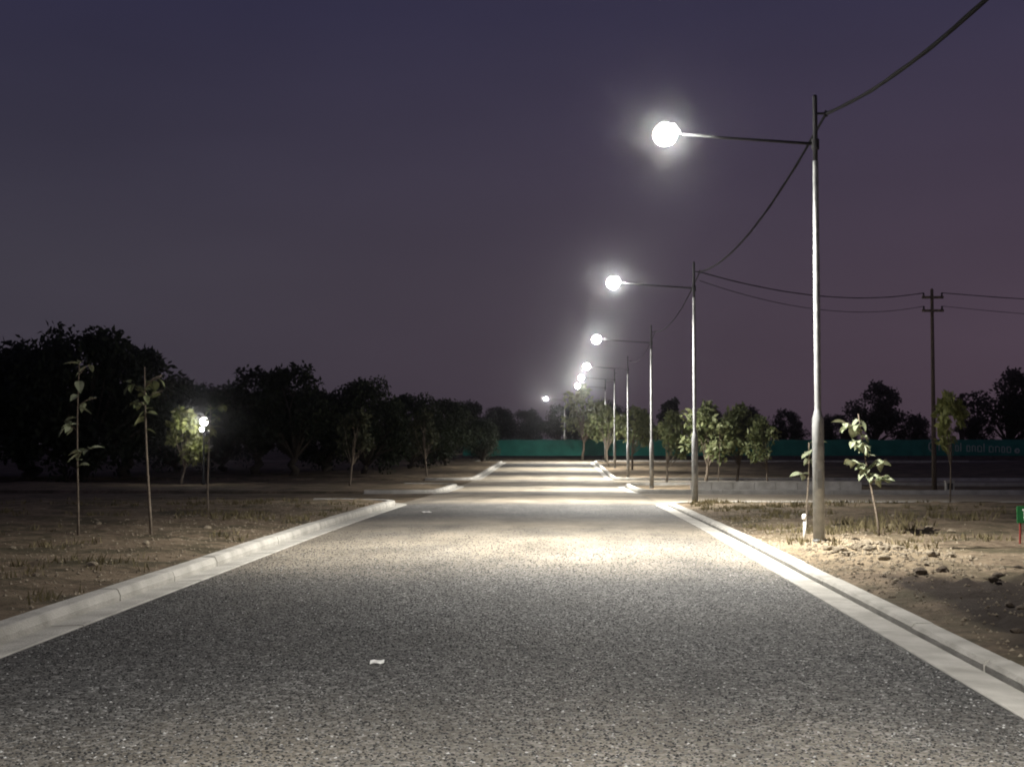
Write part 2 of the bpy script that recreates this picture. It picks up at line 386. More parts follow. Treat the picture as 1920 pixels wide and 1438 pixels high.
def kerb_run(name, pts, sgn, kh, top, gap, label):
    par = empty(name); tag(par, label, kind='structure')
    pts = resample(pts, .5)
    kp = [(gap, -.12), (gap, kh * .45), (gap + .025, kh * .92), (gap + .045, kh), (gap + top - .012, kh), (gap + top, kh - .012), (gap + top, -.12)]
    gp = [(-.30, -.08), (-.30, .012), (-.285, .018), (-.008, .006), (0, -.002), (0, -.08)]
    jp = [(0.001, -.10), (0.001, -.075), (gap - .001, -.075), (gap - .001, -.10)]
    acc = 0; cur = [pts[0]]; k = 0
    def emit(seg):
        a = list(seg); e0 = (a[1] - a[0]).normalized() * .007; e1 = (a[-1] - a[-2]).normalized() * .007
        a[0] = a[0] + e0; a[-1] = a[-1] - e1
        dz = random.uniform(-.004, .004); dx = random.uniform(-.006, .006)
        sweep_slab(a, [(o_ + dx, h + (dz if h > 0 else 0)) for o_, h in kp], sgn).build('kerb_slab', 'concrete', par)
        dz = random.uniform(-.002, .002)
        sweep_slab(a, [(o_, h + (dz if h > -.05 else 0)) for o_, h in gp], sgn).build('gutter_slab', 'concrete', par)
    for p in pts[1:]:
        acc += (p - cur[-1]).length; cur.append(p)
        if acc >= 1.95: emit(cur); cur = [p]; acc = 0
    if len(cur) > 1 and acc > .3: emit(cur)
    sweep_slab(pts, jp, sgn).build('joint_bed', 'joint', par)
def mirx(pts): return [(XL - (min(x, 5.6) - XR), y) for x, y in pts]
E = 34
A = [(XR, -6)] + arc(XR + 2, 38.2, 2, 180, 90) + [(E, 40.2)]
B = [(E, 50.5)] + arc(XR + 2, 52.5, 2, 270, 180) + arc(XR + 2, 62.0, 2, 180, 90) + [(E, 64.0)]
D = [(E, 74.0)] + arc(XR + 2, 76.0, 2, 270, 180) + arc(XR + 2, 114.0, 2, 180, 90) + [(E, 116.0)]
for nm, p, ds in (('near', A, 'nearest'), ('middle', B, 'middle'), ('far', D, 'farthest')):
    kerb_run('kerb_right_' + nm, p, 1, .065 if nm == 'near' else .15, .19, .045, 'pale concrete kerb and gutter of the %s block on the right' % ds)
    kerb_run('kerb_left_' + nm, mirx(p), -1, .125, .22, .012, 'pale concrete kerb and gutter of the %s block on the left' % ds)

# ------------------------------------------------------------------ street lamps
LP = [(3.92, 1.3), (3.92, 20.97), (3.86, 39.0), (3.92, 57.6), (3.92, 76.6), (3.95, 95.0), (3.95, 113.0)]
LAMP_LABELS = [
 'galvanised street lamp pole nearest the camera, feeding the overhead cable',
 'tall galvanised street lamp pole standing in the earth mound, arm over the road',
 'galvanised street lamp pole at the first street corner, second in the row',
 'galvanised street lamp pole just past the first side street, third in the row',
 'galvanised street lamp pole past the second side street, fourth in the row',
 'small far street lamp pole in front of the lit tree, fifth in the row',
 'farthest street lamp pole of the row, by the green fence']
AH = 6.02; ARM = 2.27; CH = 6.48
def make_lamp():
    t = empty('street_lamp')
    m = MB(); m.lathe([(.088, -.3), (.088, 1.80), (.084, 1.86), (.052, 1.98), (.050, 2.0), (.050, 4.3), (.046, 4.36), (.044, 5.74), (.040, 5.76)], 18)
    pole = m.build('pole', 'galv', t, True)
    m = MB(); m.box((0, -.089, .95), (.075, .012, .26)); m.build('access_door', 'galv', pole)
    m = MB(); m.lathe([(.098, .0), (.098, .03), (.090, .035)], 18, (0, 0, .02)); m.build('base_collar', 'galv', pole)
    m = MB(); m.lathe([(.036, 5.72), (.036, 6.72), (.030, 6.76), (.01, 6.77)], 14); m.build('shaded_mast_top', 'dark_steel', t, True)  # pole above the lamp; its lack of light is put in as dark steel
    m = MB(); m.lathe([(.056, 0), (.060, .01), (.060, .15), (.056, .16)], 16, (0, 0, AH - .09)); m.build('arm_clamp', 'dark_steel', t)
    pts = [(-.05, 0, AH), (-.7, 0, AH + .05), (-1.4, 0, AH + .10), (-ARM + .26, 0, AH + .16)]
    m = MB(); m.tube(pts, [.024, .022, .021, .020], 10); m.build('arm', 'dark_steel', t, True)
    # luminaire: frosted ball under a small cap
    BZ = AH + .15
    m = MB(); m.lathe([(.08, -.01), (.095, .0), (.09, .03), (.06, .05), (.02, .055)], 18, (-ARM, 0, BZ + .158))
    hd = m.build('lamp_head', 'housing', t, True)
    m = MB(); m.tube([(-ARM + .05, 0, BZ + .175), (-ARM + .14, 0, BZ + .165), (-ARM + .24, 0, BZ + .02)], [.028, .028, .024], 10); m.build('arm_socket', 'housing', hd, True)
    m = MB(); m.lathe([(.175 * math.sin(R(a)), -.165 * math.cos(R(a))) for a in range(4, 176, 12)], 16, (-ARM, 0, BZ)); m.build('lamp_globe', 'lit', t, True)
    m = MB(); m.box((.10, 0, CH), (.15, .03, .03)); m.lathe([(.016, -.05), (.03, -.04), (.018, -.012), (.03, .012), (.018, .036), (.012, .05)], 12, (.165, 0, CH)); m.build('cable_clamp', 'dark_steel', t)
    return t
def lamp_light(par):
    ld = bpy.data.lights.new('lamp_light', 'SPOT'); ld.energy = POOL_POWER; ld.color = LAMP_COL
    ld.spot_size = R(156); ld.spot_blend = 1.0; ld.shadow_soft_size = .10
    lo = bpy.data.objects.new('lamp_light', ld); C.objects.link(lo); lo.parent = par; lo.location = (-ARM, 0, AH + .15 - .28)
proto = make_lamp(); lamp_light(proto); lamp_base = []
for i, (x, y) in enumerate(LP):
    o = proto if i == 0 else copy_tree(proto)
    z = G(x, y); lamp_base.append((x, y, z)); o.location = (x, y, z)
    tag(o, LAMP_LABELS[i], 'street lamp', 'street lamps along the right kerb')

# far lamp of another street beyond the fence
fl = copy_tree(proto); fl.location = (.95, 168, G(.95, 168) + .55)
tag(fl, 'tiny distant street lamp beyond the fence, left of the lamp row', 'street lamp')

# dark utility pole on the right
ux, uy = 14.15, 52.6; uz = G(ux, uy)
up = empty('utility_pole', (ux, uy, uz))
m = MB(); m.lathe([(.095, -.3), (.09, 1.2), (.072, 4.0), (.058, 7.55), (.02, 7.6)], 14); m.build('pole', 'wood', up, True)
for h in (7.25, 6.75):
    m = MB(); m.box((0, -.11, h), (.8, .08, .09)); ca = m.build('crossarm', 'wood', up)
    for sx in (-.34, .34):
        m = MB(); m.lathe([(.02, 0), (.045, .02), (.025, .06), (.045, .09), (.02, .13)], 10, (sx, -.11, h + .045)); m.build('insulator', 'dark_steel', ca, True)
tag(up, 'dark unlit wooden utility pole with two short crossarms on the right', 'utility pole')

def cable(a, b, sag, r, label, name='overhead_cable', group='overhead cables'):
    a = Vector(a); b = Vector(b); pts = []
    for i in range(33):
        t = i / 32; p = a.lerp(b, t); p.z -= sag * 4 * t * (1 - t); pts.append(p - a)
    m = MB(); m.tube(pts, r, 7)
    # second strand twisted round the first
    q = []
    for i in range(97):
        t = i / 96; p = a.lerp(b, t) - a; p.z -= sag * 4 * t * (1 - t); an = t * (b - a).length * 2.2
        q.append(p + Vector((math.cos(an), 0, math.sin(an))) * r * .45)
    m.tube(q, r * .8, 6)
    tag(m.build(name, 'cable', None, True, a), label, 'cable', group)
def cl(i): x, y, z = lamp_base[i]; return (x + .165, y, z + CH)
cable(cl(0), cl(1), .78, .024, 'thick black cable rising from the near lamp pole to the top right corner')
cable(cl(1), cl(2), .50, .020, 'black cable sagging from the near lamp pole to the second lamp pole')
cable(cl(2), cl(3), .45, .016, 'thin cable between the second and third lamp poles')
cable(cl(3), cl(4), .45, .016, 'thin cable between the third and fourth lamp poles')
cable(cl(2), (ux - .34, uy - .11, uz + 7.42), .42, .015, 'upper cable from the second lamp pole to the dark utility pole')
cable((cl(2)[0], cl(2)[1], cl(2)[2] - .25), (ux - .34, uy - .11, uz + 6.92), .5, .009, 'lower faint cable running to the dark utility pole')
cable((ux + .34, uy - .11, uz + 7.42), (34, 54.5, uz + 7.3), .35, .015, 'upper cable from the utility pole to the right edge')
cable((ux + .34, uy - .11, uz + 6.92), (34, 54.5, uz + 6.6), .4, .009, 'lower cable from the utility pole to the right edge')

# ------------------------------------------------------------------ trees
def leaf_mesh(name, pts, size, m, jit=.35, droop=.0, aspect=.5, nrm=None):
    """many small folded leaves (two quads each) at pts"""
    n = len(pts); pts = np.asarray(pts)
    d = rng.normal(size=(n, 3)); d[:, 2] -= droop; d /= np.linalg.norm(d, axis=1)[:, None]
    u = rng.normal(size=(n, 3)); u -= d * (u * d).sum(1)[:, None]; u /= np.linalg.norm(u, axis=1)[:, None]
    w = np.cross(d, u); s = size * (1 + jit * rng.uniform(-1, 1, n))[:, None]
    a = pts; b = pts + d * s; cL = pts + d * s * .45 + u * s * aspect * .5 + w * s * .09; cR = pts + d * s * .45 - u * s * aspect * .5 + w * s * .09
    v = np.stack([a, cL, b, cR], 1).reshape(-1, 3)
    me = bpy.data.meshes.new(name); me.vertices.add(4 * n); me.vertices.foreach_set('co', v.ravel())
    k = np.arange(n)[:, None] * 4; idx = np.concatenate([k, k + 1, k + 2, k, k + 2, k + 3], 1).ravel()
    me.loops.add(6 * n); me.loops.foreach_set('vertex_index', idx.astype(np.int32))
    me.polygons.add(2 * n); me.polygons.foreach_set('loop_start', (np.arange(2 * n) * 3).astype(np.int32))
    me.update(calc_edges=True); me.validate(); me.materials.append(M[m]); return me

def tree_meshes(h, w, n, leaf, m, seed, bark='bark_dark', low=.25, clumps=26, flat=1.0, wob=1.0, rt=1.0):
    """trunk with limbs reaching the clump centres; leaves scattered round each clump"""
    r = np.random.default_rng(seed); mb = MB()
    hb = h * low
    tr = [(0, 0, -.2)]; x = y = 0
    for i in range(1, 6):
        x += r.normal() * .05 * w * wob; y += r.normal() * .05 * w * wob; tr.append((x, y, hb * .6 * i / 3))
    r0 = .035 * h * rt
    mb.tube(tr, [r0 * (1.25 - .13 * i) for i in range(6)], 8)
    top = Vector(tr[3]); cc = []
    for i in range(clumps):
        z = r.uniform(0, 1); a = r.uniform(0, 2 * math.pi)
        prof = math.sin(math.pi * min(1, .12 + .86 * z ** .85)) ** .6
        rad = w * .5 * prof * math.sqrt(r.uniform(.15, 1)) * r.uniform(.75, 1.1)
        c = Vector((rad * math.cos(a), rad * math.sin(a), hb + (h - hb) * (.04 + .88 * z) * flat))
        cc.append((c, r.uniform(.14, .26) * w * (1.1 - .45 * z)))
        mid = top.lerp(c, .5) + Vector((r.normal() * .06 * w, r.normal() * .06 * w, .04 * h))
        mb.tube([top, mid, c], [r0 * .42, r0 * .25, r0 * .08], 5, False)
    P_ = []
    per = n // clumps
    for c, rad in cc:
        q = r.normal(size=(per, 3)); q /= np.linalg.norm(q, axis=1)[:, None]; q *= (r.uniform(0, 1, (per, 1)) ** .45) * rad; q[:, 2] *= .75
        P_.append(q + np.array(c))
    P_ = np.concatenate(P_)
    return mb.mesh('trunk', bark, True), leaf_mesh('crown', P_, leaf, m, droop=.3)

PR = [tree_meshes(7.5, 6.5, 6500, .34, 'leaf_dark', 1), tree_meshes(7.5, 7.5, 7000, .36, 'leaf_dark', 2, low=.18, clumps=32),
      tree_meshes(7.5, 4.6, 5000, .30, 'leaf_dark', 3, low=.2, clumps=20), tree_meshes(7.5, 8.5, 7500, .38, 'leaf_dark', 4, low=.12, clumps=36),
      tree_meshes(7.5, 1.5, 2600, .30, 'leaf_dark', 5, low=.06, clumps=18)]
def tree(x, y, h, k, label, group, wx=1.0, name='tree', cat='tree', pr=None):
    tm, lm = (pr or PR)[k]
    t = empty(name, (x, y, G(x, y)), random.uniform(0, 6.28)); s = h / 7.5; t.scale = (s * wx, s * wx, s)
    if name == 'young_tree':
        t.rotation_euler = (random.uniform(-.09, .09), random.uniform(-.09, .09), t.rotation_euler[2]); t.scale = (s * wx * random.uniform(.75, 1.15), s * wx * random.uniform(.75, 1.15), s)
    add('trunk', tm, t); add('crown', lm, t)
    return tag(t, label, cat, group)
def X(px, y): return (px - 1044) / 2600 * y      # sideways offset in metres for an image column at the given depth
def HH(py, y): return 1.6 + (832 - py) / 2600 * y
GL = 'dark trees behind the left field'
for px, y, py, k, wx, lab in [
    (-60, 70, 628, 1, 1.0, 'dark tree cut by the left edge of the picture'),
    (40, 74, 630, 1, 1.1, 'dark bushy tree second from the left edge'),
    (150, 70, 606, 3, .85, 'tallest dark rounded tree on the left, behind the saplings'),
    (232, 76, 650, 0, 1.15, 'dark tree sloping down right of the tallest left tree'),
    (330, 84, 716, 3, .95, 'low dark tree behind the garden lamp'),
    (415, 88, 722, 3, .95, 'low dark tree right of the garden lamp'),
    (482, 80, 698, 0, 1.15, 'dark ragged tree left of the spiky one'),
    (545, 78, 690, 0, 1.0, 'dark ragged tree with spiky top in the middle of the left row'),
    (610, 86, 735, 3, .9, 'low dark bushy tree left of the domed tree'),
    (682, 80, 714, 3, .78, 'domed dark tree in the left row'),
    (770, 92, 742, 3, .9, 'dark tree right of the domed tree'),
    (838, 98, 752, 3, .85, 'dark tree at the right end of the left row'),
    (905, 112, 790, 3, .8, 'low dark shrubby tree beside the far left kerb')]:
    tree(X(px, y), y, HH(py, y) - float(P(y)), k, lab, GL, wx)
GR = 'dark trees beyond the green fence'
for px, y, py, k, wx, lab in [
    (1258, 150, 742, 2, .9, 'small dark tree behind the second lamp pole'),
    (1400, 146, 762, 1, .9, 'low dark tree right of the lit young trees'),
    (1470, 150, 772, 0, 1.0, 'low dark tree left of the near lamp pole beyond the fence'),
    (1560, 148, 780, 3, .8, 'low dark tree right of the near lamp pole beyond the fence'),
    (1642, 145, 722, 0, .95, 'domed dark tree behind the big-leaved sapling'),
    (1712, 150, 782, 3, .7, 'low dark tree left of the utility pole'),
    (1796, 140, 735, 4, 1.0, 'slender dark columnar tree right of the utility pole'),
    (1822, 152, 778, 1, .7, 'low dark tree left of the tall right-edge tree'),
    (1892, 140, 698, 0, 1.1, 'tall dark tree at the right edge behind the banner'),
    (1985, 138, 690, 3, .9, 'dark tree cut by the right edge of the picture')]:
    tree(X(px, y), y, HH(py, y) - float(P(y)), k, lab, GR, wx)
GF = 'far trees at the end of the road'
for i, (px, y, py, k, wx, lab) in enumerate([
    (880, 178, 752, 1, .9, 'distant tree left of the road end, beyond the fence'),
    (935, 190, 764, 3, .8, 'distant low tree straight above the left half of the road end'),
    (990, 200, 768, 1, .9, 'distant low tree at the middle of the road end'),
    (1050, 195, 762, 0, 1.1, 'distant tree under the tiny far lamp'),
    (1130, 185, 752, 3, .8, 'distant tree behind the far lamp poles'),
    (1190, 180, 764, 1, .9, 'distant tree behind the third lamp pole'),
    (1330, 190, 768, 0, 1.0, 'distant tree behind the lit young trees')]):
    tree(X(px, y), y, HH(py, y) - .25, k, lab, GF, wx)

# lit young trees
YP = [tree_meshes(7.5, 5.6, 1300, .62, 'leaf_mid', 21, 'bark', low=.36, clumps=15, wob=.25, rt=.55), tree_meshes(7.5, 4.8, 900, .62, 'leaf_mid', 22, 'bark', low=.40, clumps=11, wob=.25, rt=.5),
      tree_meshes(7.5, 5.4, 1500, .62, 'leaf_yellow', 23, 'bark', low=.34, clumps=13, wob=.25, rt=.5),
      tree_meshes(7.5, 5.2, 600, .55, 'leaf_dim', 24, 'bark', low=.42, clumps=12, wob=.25, rt=.45),
      tree_meshes(7.5, 4.2, 520, .70, 'leaf_yellow', 25, 'bark', low=.52, clumps=10, wob=.15, rt=.3)]
GY = 'young street trees lit by the lamps'
for px, y, py, k, wx, lab in [
    (1092, 122.4, 722, 0, .75, 'lit tree at the end of the road under the far lamps'),
    (1140, 101, 764, 1, .9, 'lit young tree left of the fourth lamp pole'),
    (1185, 90, 768, 1, .9, 'lit young tree between the fourth and third lamp poles'),
    (1248, 66, 768, 1, .9, 'lit young tree just left of the second lamp pole'),
    (1322, 61, 757, 0, .9, 'brightest lit young tree just right of the second lamp pole'),
    (1378, 63, 764, 1, 1.0, 'lit young tree right of the brightest one'),
    (1436, 60, 790, 1, .8, 'small dim young tree farther right along the side street')]:
    tree(X(px, y), y, HH(py, y) - float(P(y)), k, lab, GY, wx, 'young_tree', 'tree', YP)
GD = 'young trees on the left lots'
for px, y, py, k, wx, lab in [
    (655, 58, 770, 3, 1.0, 'dim young tree with forked stems before the domed tree'),
    (800, 76, 772, 3, .9, 'dim young tree near the second stretch of left kerb'),
    ]:
    tree(X(px, y), y, HH(py, y) - float(P(y)), k, lab, GD, wx, 'young_tree', 'tree', YP)
tree(X(336, 61), 61, 3.35, 2, 'yellow-green tree lit by the garden lamp', None, 1.0, 'young_tree', 'tree', YP)
tree(X(1752, 40), 38.9, 3.1, 4, 'yellow-green young tree in front of the utility pole', None, .68, 'young_tree', 'tree', YP)

# saplings with large leaves, each leaf a part
def big_leaf():
    m = MB(); n = 5; L_, R_, C_ = [], [], []
    for i in range(n + 1):
        t = i / n; w = .28 * math.sin(math.pi * t ** .8) ** .8 if 0 < i < n else 0; z = -.32 * t * t
        C_.append((0, t, z)); L_.append((-w, t, z + .10 * w / .28)); R_.append((w, t, z + .10 * w / .28))
    for i in range(n):
        m.face([C_[i], C_[i + 1], L_[i + 1], L_[i]]); m.face([C_[i + 1], C_[i], R_[i], R_[i + 1]])
    me = m.mesh('leaf', 'leaf_pale', True); return me
LEAF = big_leaf()
LEAFY = LEAF.copy(); LEAFY.materials.clear(); LEAFY.materials.append(M['leaf_mid'])
def sapling(x, y, h, n, size, lo, spread, label, seed, lean=(0, 0), leafme=LEAF, r0=.018):
    r = random.Random(seed); t = empty('sapling', (x, y, G(x, y)), 0)
    ax = lambda q: Vector((lean[0] * q ** 1.5 + .05 * math.sin(3 * q + seed), lean[1] * q + .04 * math.cos(4 * q + seed), h * q))
    m = MB(); m.tube([ax(i / 8) + (Vector((0, 0, -.12)) if i == 0 else Vector()) for i in range(9)], [r0 * (1.2 - .09 * i) for i in range(9)], 7)
    br = []
    for k in range(5):
        q = r.uniform(lo, .92); a = r.uniform(0, 6.28); b = ax(q); e = b + Vector((math.cos(a) * spread, math.sin(a) * spread, spread * r.uniform(.3, .9)))
        m.tube([b, b.lerp(e, .5) + Vector((0, 0, .03)), e], [r0 * .45, r0 * .35, r0 * .2], 5); br.append((b, e))
    m.build('trunk', 'bark', t, True)
    for k in range(n):
        if k % 3 == 0: p = ax(r.uniform(lo, 1.0))
        else:
            b, e = r.choice(br); p = b.lerp(e, r.uniform(.35, 1))
        o = add('leaf', leafme, t, p); a = r.uniform(0, 6.28); s = size * r.uniform(.7, 1.2)
        o.rotation_euler = (r.uniform(-.7, .45), r.uniform(-.5, .5), a); o.scale = (s, s, s)
    return tag(t, label, 'sapling', 'saplings planted along the verges')
sapling(X(1640, 23.5), 23.5, 2.05, 58, .22, .42, .32, 'sapling with large pale leaves, brightly lit, right of the near lamp pole', 3, (-.3, 0))
sapling(X(1512, 25.5), 25.5, 1.55, 9, .26, .55, .18, 'small sapling with few pale leaves, half hidden behind the near lamp pole', 5, (-.05, 0))
sapling(X(136, 22.6), 22.6, 2.85, 30, .24, .33, .30, 'leftmost thin sapling with drooping pale leaves', 8, (.06, 0))
sapling(X(279, 22.6), 22.6, 2.75, 28, .22, .62, .28, 'pale-stemmed sapling with a dark leafy top, second from left', 9, (-.12, 0), LEAFY, .022)
sapling(X(391, 29), 29, 2.35, 24, .22, .66, .28, 'thin sapling just right of the garden lamp', 10, (-.03, 0), LEAFY)
sapling(X(1345, 47 + 10), 57, 2.6, 16, .22, .6, .3, 'thin lit sapling stem near the second lamp pole', 12, (.02, 0), LEAFY)

# ------------------------------------------------------------------ green fence
FX0, FX1, FY = -8.5, 49.0, 125.5
fz = G(0, FY)
fen = empty('fence', (FX0, FY, fz))
m = MB(); n = 118; b0 = len(m.v)
for i in range(n + 1):
    x = (FX1 - FX0) * i / n; yw = .05 * math.sin(i * .9) + .04 * math.sin(i * 2.3); sg = -.05 * math.sin(math.pi * (i % 5) / 5)
    for k in range(4): m.v.append((x, yw * (1 - abs(k - 1.5) / 2) - .06, .22 + (1.46 + sg) * k / 3 - .0 * x))
for i in range(n):
    for k in range(3):
        a = i * 4 + k; m.f.append((a, a + 4, a + 5, a + 1))
net = m.build('shade_net', 'net', fen, True)
pm = MB(); pm.tube([(0, 0, -.3), (0, 0, 1.8)], .035, 8); pme = pm.mesh('post', 'wood', True)
for i in range(0, 24): add('post', pme, fen, (i * (FX1 - FX0) / 23.0, .03, 0))
m = MB(); m.tube([(0, .02, 1.7), (FX1 - FX0, .02, 1.7)], .012, 5); m.build('top_wire', 'dark_steel', fen)
tag(fen, 'long low green shade-net fence across the end of the road', 'fence')
# banner with pale illegible lettering
bn = empty('banner', (X(1728, FY), FY - .16, fz))
m = MB(); m.box((4.4, 0, .95), (9.0, .012, 1.42)); m.build('cloth', 'net', bn)
m = MB()
m.tube([(.55 + .30 * math.cos(R(a)), -.03, 1.05 + .42 * math.sin(R(a))) for a in range(50, 311, 20)], .07, 6)
m.build('lettering', 'paint', bn)
r = random.Random(4); xx = 1.15
while xx < 7.3:
    m = MB(); w = r.uniform(.22, .36); top = 1.25 - .03 * xx; bot = .72 - .03 * xx; kind = r.randrange(4)
    m.tube([(xx, -.03, bot), (xx, -.03, top + (.22 if kind == 0 else 0))], .055, 5)
    if kind != 0: m.tube([(xx, -.03, top - .06), (xx + w * .5, -.03, top), (xx + w, -.03, top - .1), (xx + w, -.03, bot)], .05, 5)
    if kind == 2: m.tube([(xx, -.03, bot + .02), (xx + w, -.03, bot + .02)], .05, 5)
    m.build('lettering', 'paint', bn); xx += w + .22
m = MB(); m.tube([(8.05 + .16 * math.cos(R(a)), -.03, .66 + .16 * math.sin(R(a))) for a in range(0, 361, 30)], .09, 6); m.build('lettering', 'paint', bn)
tag(bn, 'green banner with worn pale lettering hung on the fence at right', 'banner')

# ------------------------------------------------------------------ garden lamp and board in the left field
gx, gy = X(378, 60), 60.0; gz = G(gx, gy); gh = HH(790, 60) - gz
gl = empty('garden_lamp', (gx, gy, gz))
m = MB(); m.lathe([(.09, -.1), (.09, .12), (.045, .2), (.035, gh - .25), (.05, gh - .2), (.05, gh - .18)], 12); m.build('post', 'dark_steel', gl, True)
def sph(r_, c): q = MB(); q.lathe([(max(.004, r_ * math.sin(R(a))), -r_ * math.cos(R(a))) for a in range(0, 181, 15)], 16, c); return q
sph(.18, (0, 0, gh)).build('globe', 'globe', gl, True)
for sx, ss_ in ((-.08, .10), (.27, .085)):
    m = MB(); m.tube([(0, 0, gh - .5), (sx, -.05, gh - .46)], .014, 6); m.build('arm', 'dark_steel', gl)
    sph(ss_, (sx, -.05, gh - .34)).build('globe', 'globe', gl, True)
ld = bpy.data.lights.new('lamp_light', 'POINT'); ld.energy = 90; ld.color = LAMP_COL; ld.shadow_soft_size = .18
lo = bpy.data.objects.new('lamp_light', ld); C.objects.link(lo); lo.parent = gl; lo.location = (-.15, -.28, gh + .05)
tag(gl, 'small lit garden lamp with three globes far in the left field', 'lamp')
# ------------------------------------------------------------------ small things
sxx, sy = X(1912, 21.6), 21.6; sz = G(sxx, sy)
sg = empty('lot_sign', (sxx, sy, sz))
m = MB(); m.box((0, 0, .44), (.30, .015, .26)); pl = m.build('plate', 'green_sign', sg)
m = MB(); m.box((-.03, -.012, .44), (.035, .006, .17)); m.box((-.055, -.0115, .51), (.03, .005, .03)); m.build('mark', 'white', pl)
m = MB(); m.tube([(-.11, .02, -.15), (-.09, .02, .40)], .016, 6); m.build('stake', 'red', sg)
m = MB(); m.tube([(.09, .02, -.15), (.09, .02, .40)], .016, 6); m.build('stake', 'red', sg)
tag(sg, 'small green lot sign on red stakes at the right edge', 'sign')
m = MB(); m.box((0, 0, .08), (.22, .11, .18)); m.box((0, 0, .173), (.18, .08, .01))
tag(m.build('clay_block', 'pinkblock', None, False, (sxx + .03, sy - .16, G(sxx, sy - .16))), 'pinkish clay block at the foot of the green lot sign', 'block')

vx, vy = X(1503, 22.0), 22.0
vp = empty('vent_pipe', (vx, vy, G(vx, vy)))
m = MB(); m.tube([(0, 0, -.1), (.01, 0, .34)], .025, 10); m.build('pipe', 'white', vp, True)
m = MB(); m.lathe([(.034, .33), (.036, .34), (.036, .40), (.02, .415)], 10); m.build('cap', 'white', vp, True)
tag(vp, 'short white capped pipe beside the near lamp pole', 'pipe')
mx_, my_ = X(1771, 51.6), 51.6
mbx = empty('meter_box', (mx_, my_, G(mx_, my_)))
m = MB(); m.box((0, 0, .18), (.30, .22, .40)); m.build('body', 'concrete', mbx)
m = MB(); m.box((0, 0, .395), (.34, .26, .03)); m.build('lid', 'concrete', mbx)
m = MB(); m.box((0, -.113, .2), (.2, .008, .24)); m.build('door', 'panel', mbx)
tag(mbx, 'small grey concrete meter box right of the utility pole foot', 'box')

# whitewashed low wall along the side street
lw = empty('low_wall', (4.9, 51.3, G(6.5, 51.3)))
lz = [G(4.9 + q, 51.3) - G(6.5, 51.3) for q in (0, 6.2)]
for q in range(8):
    m = MB(); m.box((.39 + q * .78, random.uniform(-.006, .006), .10), (.765, .16, .50)); m.build('wall_block', 'whitewash', lw)
m = MB(); m.box((3.1, 0, .365), (6.25, .20, .03)); m.build('coping', 'whitewash', lw)
tag(lw, 'low pale wall beside the right side street, behind the near lamp pole', 'wall')

# litter
def scrap(x, y, w, d, label, rz):
    m = MB(); nxx = 5
    for j in range(3):
        for i in range(nxx):
            m.v.append((w * (i / 4 - .5), d * (j / 2 - .5), 0.004 + .010 * abs(math.sin(i * 2.1 + j * 1.3))))
    for j in range(2):
        for i in range(nxx - 1): a = j * nxx + i; m.f.append((a, a + 1, a + nxx + 1, a + nxx))
    z = float(P(y)) + .035 * (1 - (2 * (x - XL) / (XR - XL) - 1) ** 2) + .004
    o = m.build('paper_scrap', 'white', None, False, (x, y, z)); o.rotation_euler[2] = rz
    so = o.modifiers.new('thickness', 'SOLIDIFY'); so.thickness = .003
    tag(o, label, 'litter')
scrap(X(708, 9.95), 9.95, .10, .14, 'crumpled white paper scrap lying on the near road', .1)
scrap(X(800, 33), 33, .20, .3, 'pale scrap on the road near the left kerb gap', .3)

# stones
def stone_mesh(seed):
    r = random.Random(seed); import bmesh
    bm = bmesh.new(); bmesh.ops.create_icosphere(bm, subdivisions=2, radius=1)
    off = r.uniform(0, 50)
    for v in bm.verts:
        q = v.co * 1.1 + Vector((off, off * .7, 0)); v.co *= 1 + .38 * noise.noise(q) + .12 * noise.noise(q * 3); v.co.z *= .62
    me = bpy.data.meshes.new('stone'); bm.to_mesh(me); bm.free(); me.materials.append(M['stone']); return me
SM = [stone_mesh(i) for i in range(5)]
CM = []
for q in SM:
    c = q.copy(); c.materials.clear(); c.materials.append(M['clod']); CM.append(c)
r = random.Random(11)
spots = []
for k in range(46):
    a = r.uniform(0, 6.28); d = abs(r.gauss(0, 1)); spots.append((4.25 + .55 * d * math.cos(a), 19.0 + 1.3 * d * math.sin(a), r.uniform(.035, .085), 'lumps of earth heaped round the near lamp pole', 'pale earth lump in the heap at the foot of the near lamp pole'))
for k in range(70):
    spots.append((r.uniform(3.75, 6.4), r.uniform(9.5, 17.5), r.uniform(.025, .085), 'clods on the dug right verge', 'rough clod on the dug-over right verge in the foreground'))
for k in range(14):
    spots.append((r.uniform(4.2, 7.5), r.uniform(24.0, 32), r.uniform(.05, .11), 'stones behind the near lamp pole', 'stone on the verge behind the near lamp pole'))
for k in range(14):
    spots.append((r.uniform(-9.5, -5.3), r.uniform(13, 30), r.uniform(.03, .07), 'stones on the left lot', 'small stone lying on the left lot'))
for x, y, s, gq, lb in spots:
    if depth_in_block(x, y) < .4: continue
    o = add('clod' if 'clod' in gq else 'stone', (CM if 'clod' in gq else SM)[r.randrange(5)], None, (x, y, G(x, y) + s * .22), r.uniform(0, 6.28), s)
    tag(o, lb, 'clod' if 'clod' in gq else 'stone', gq)
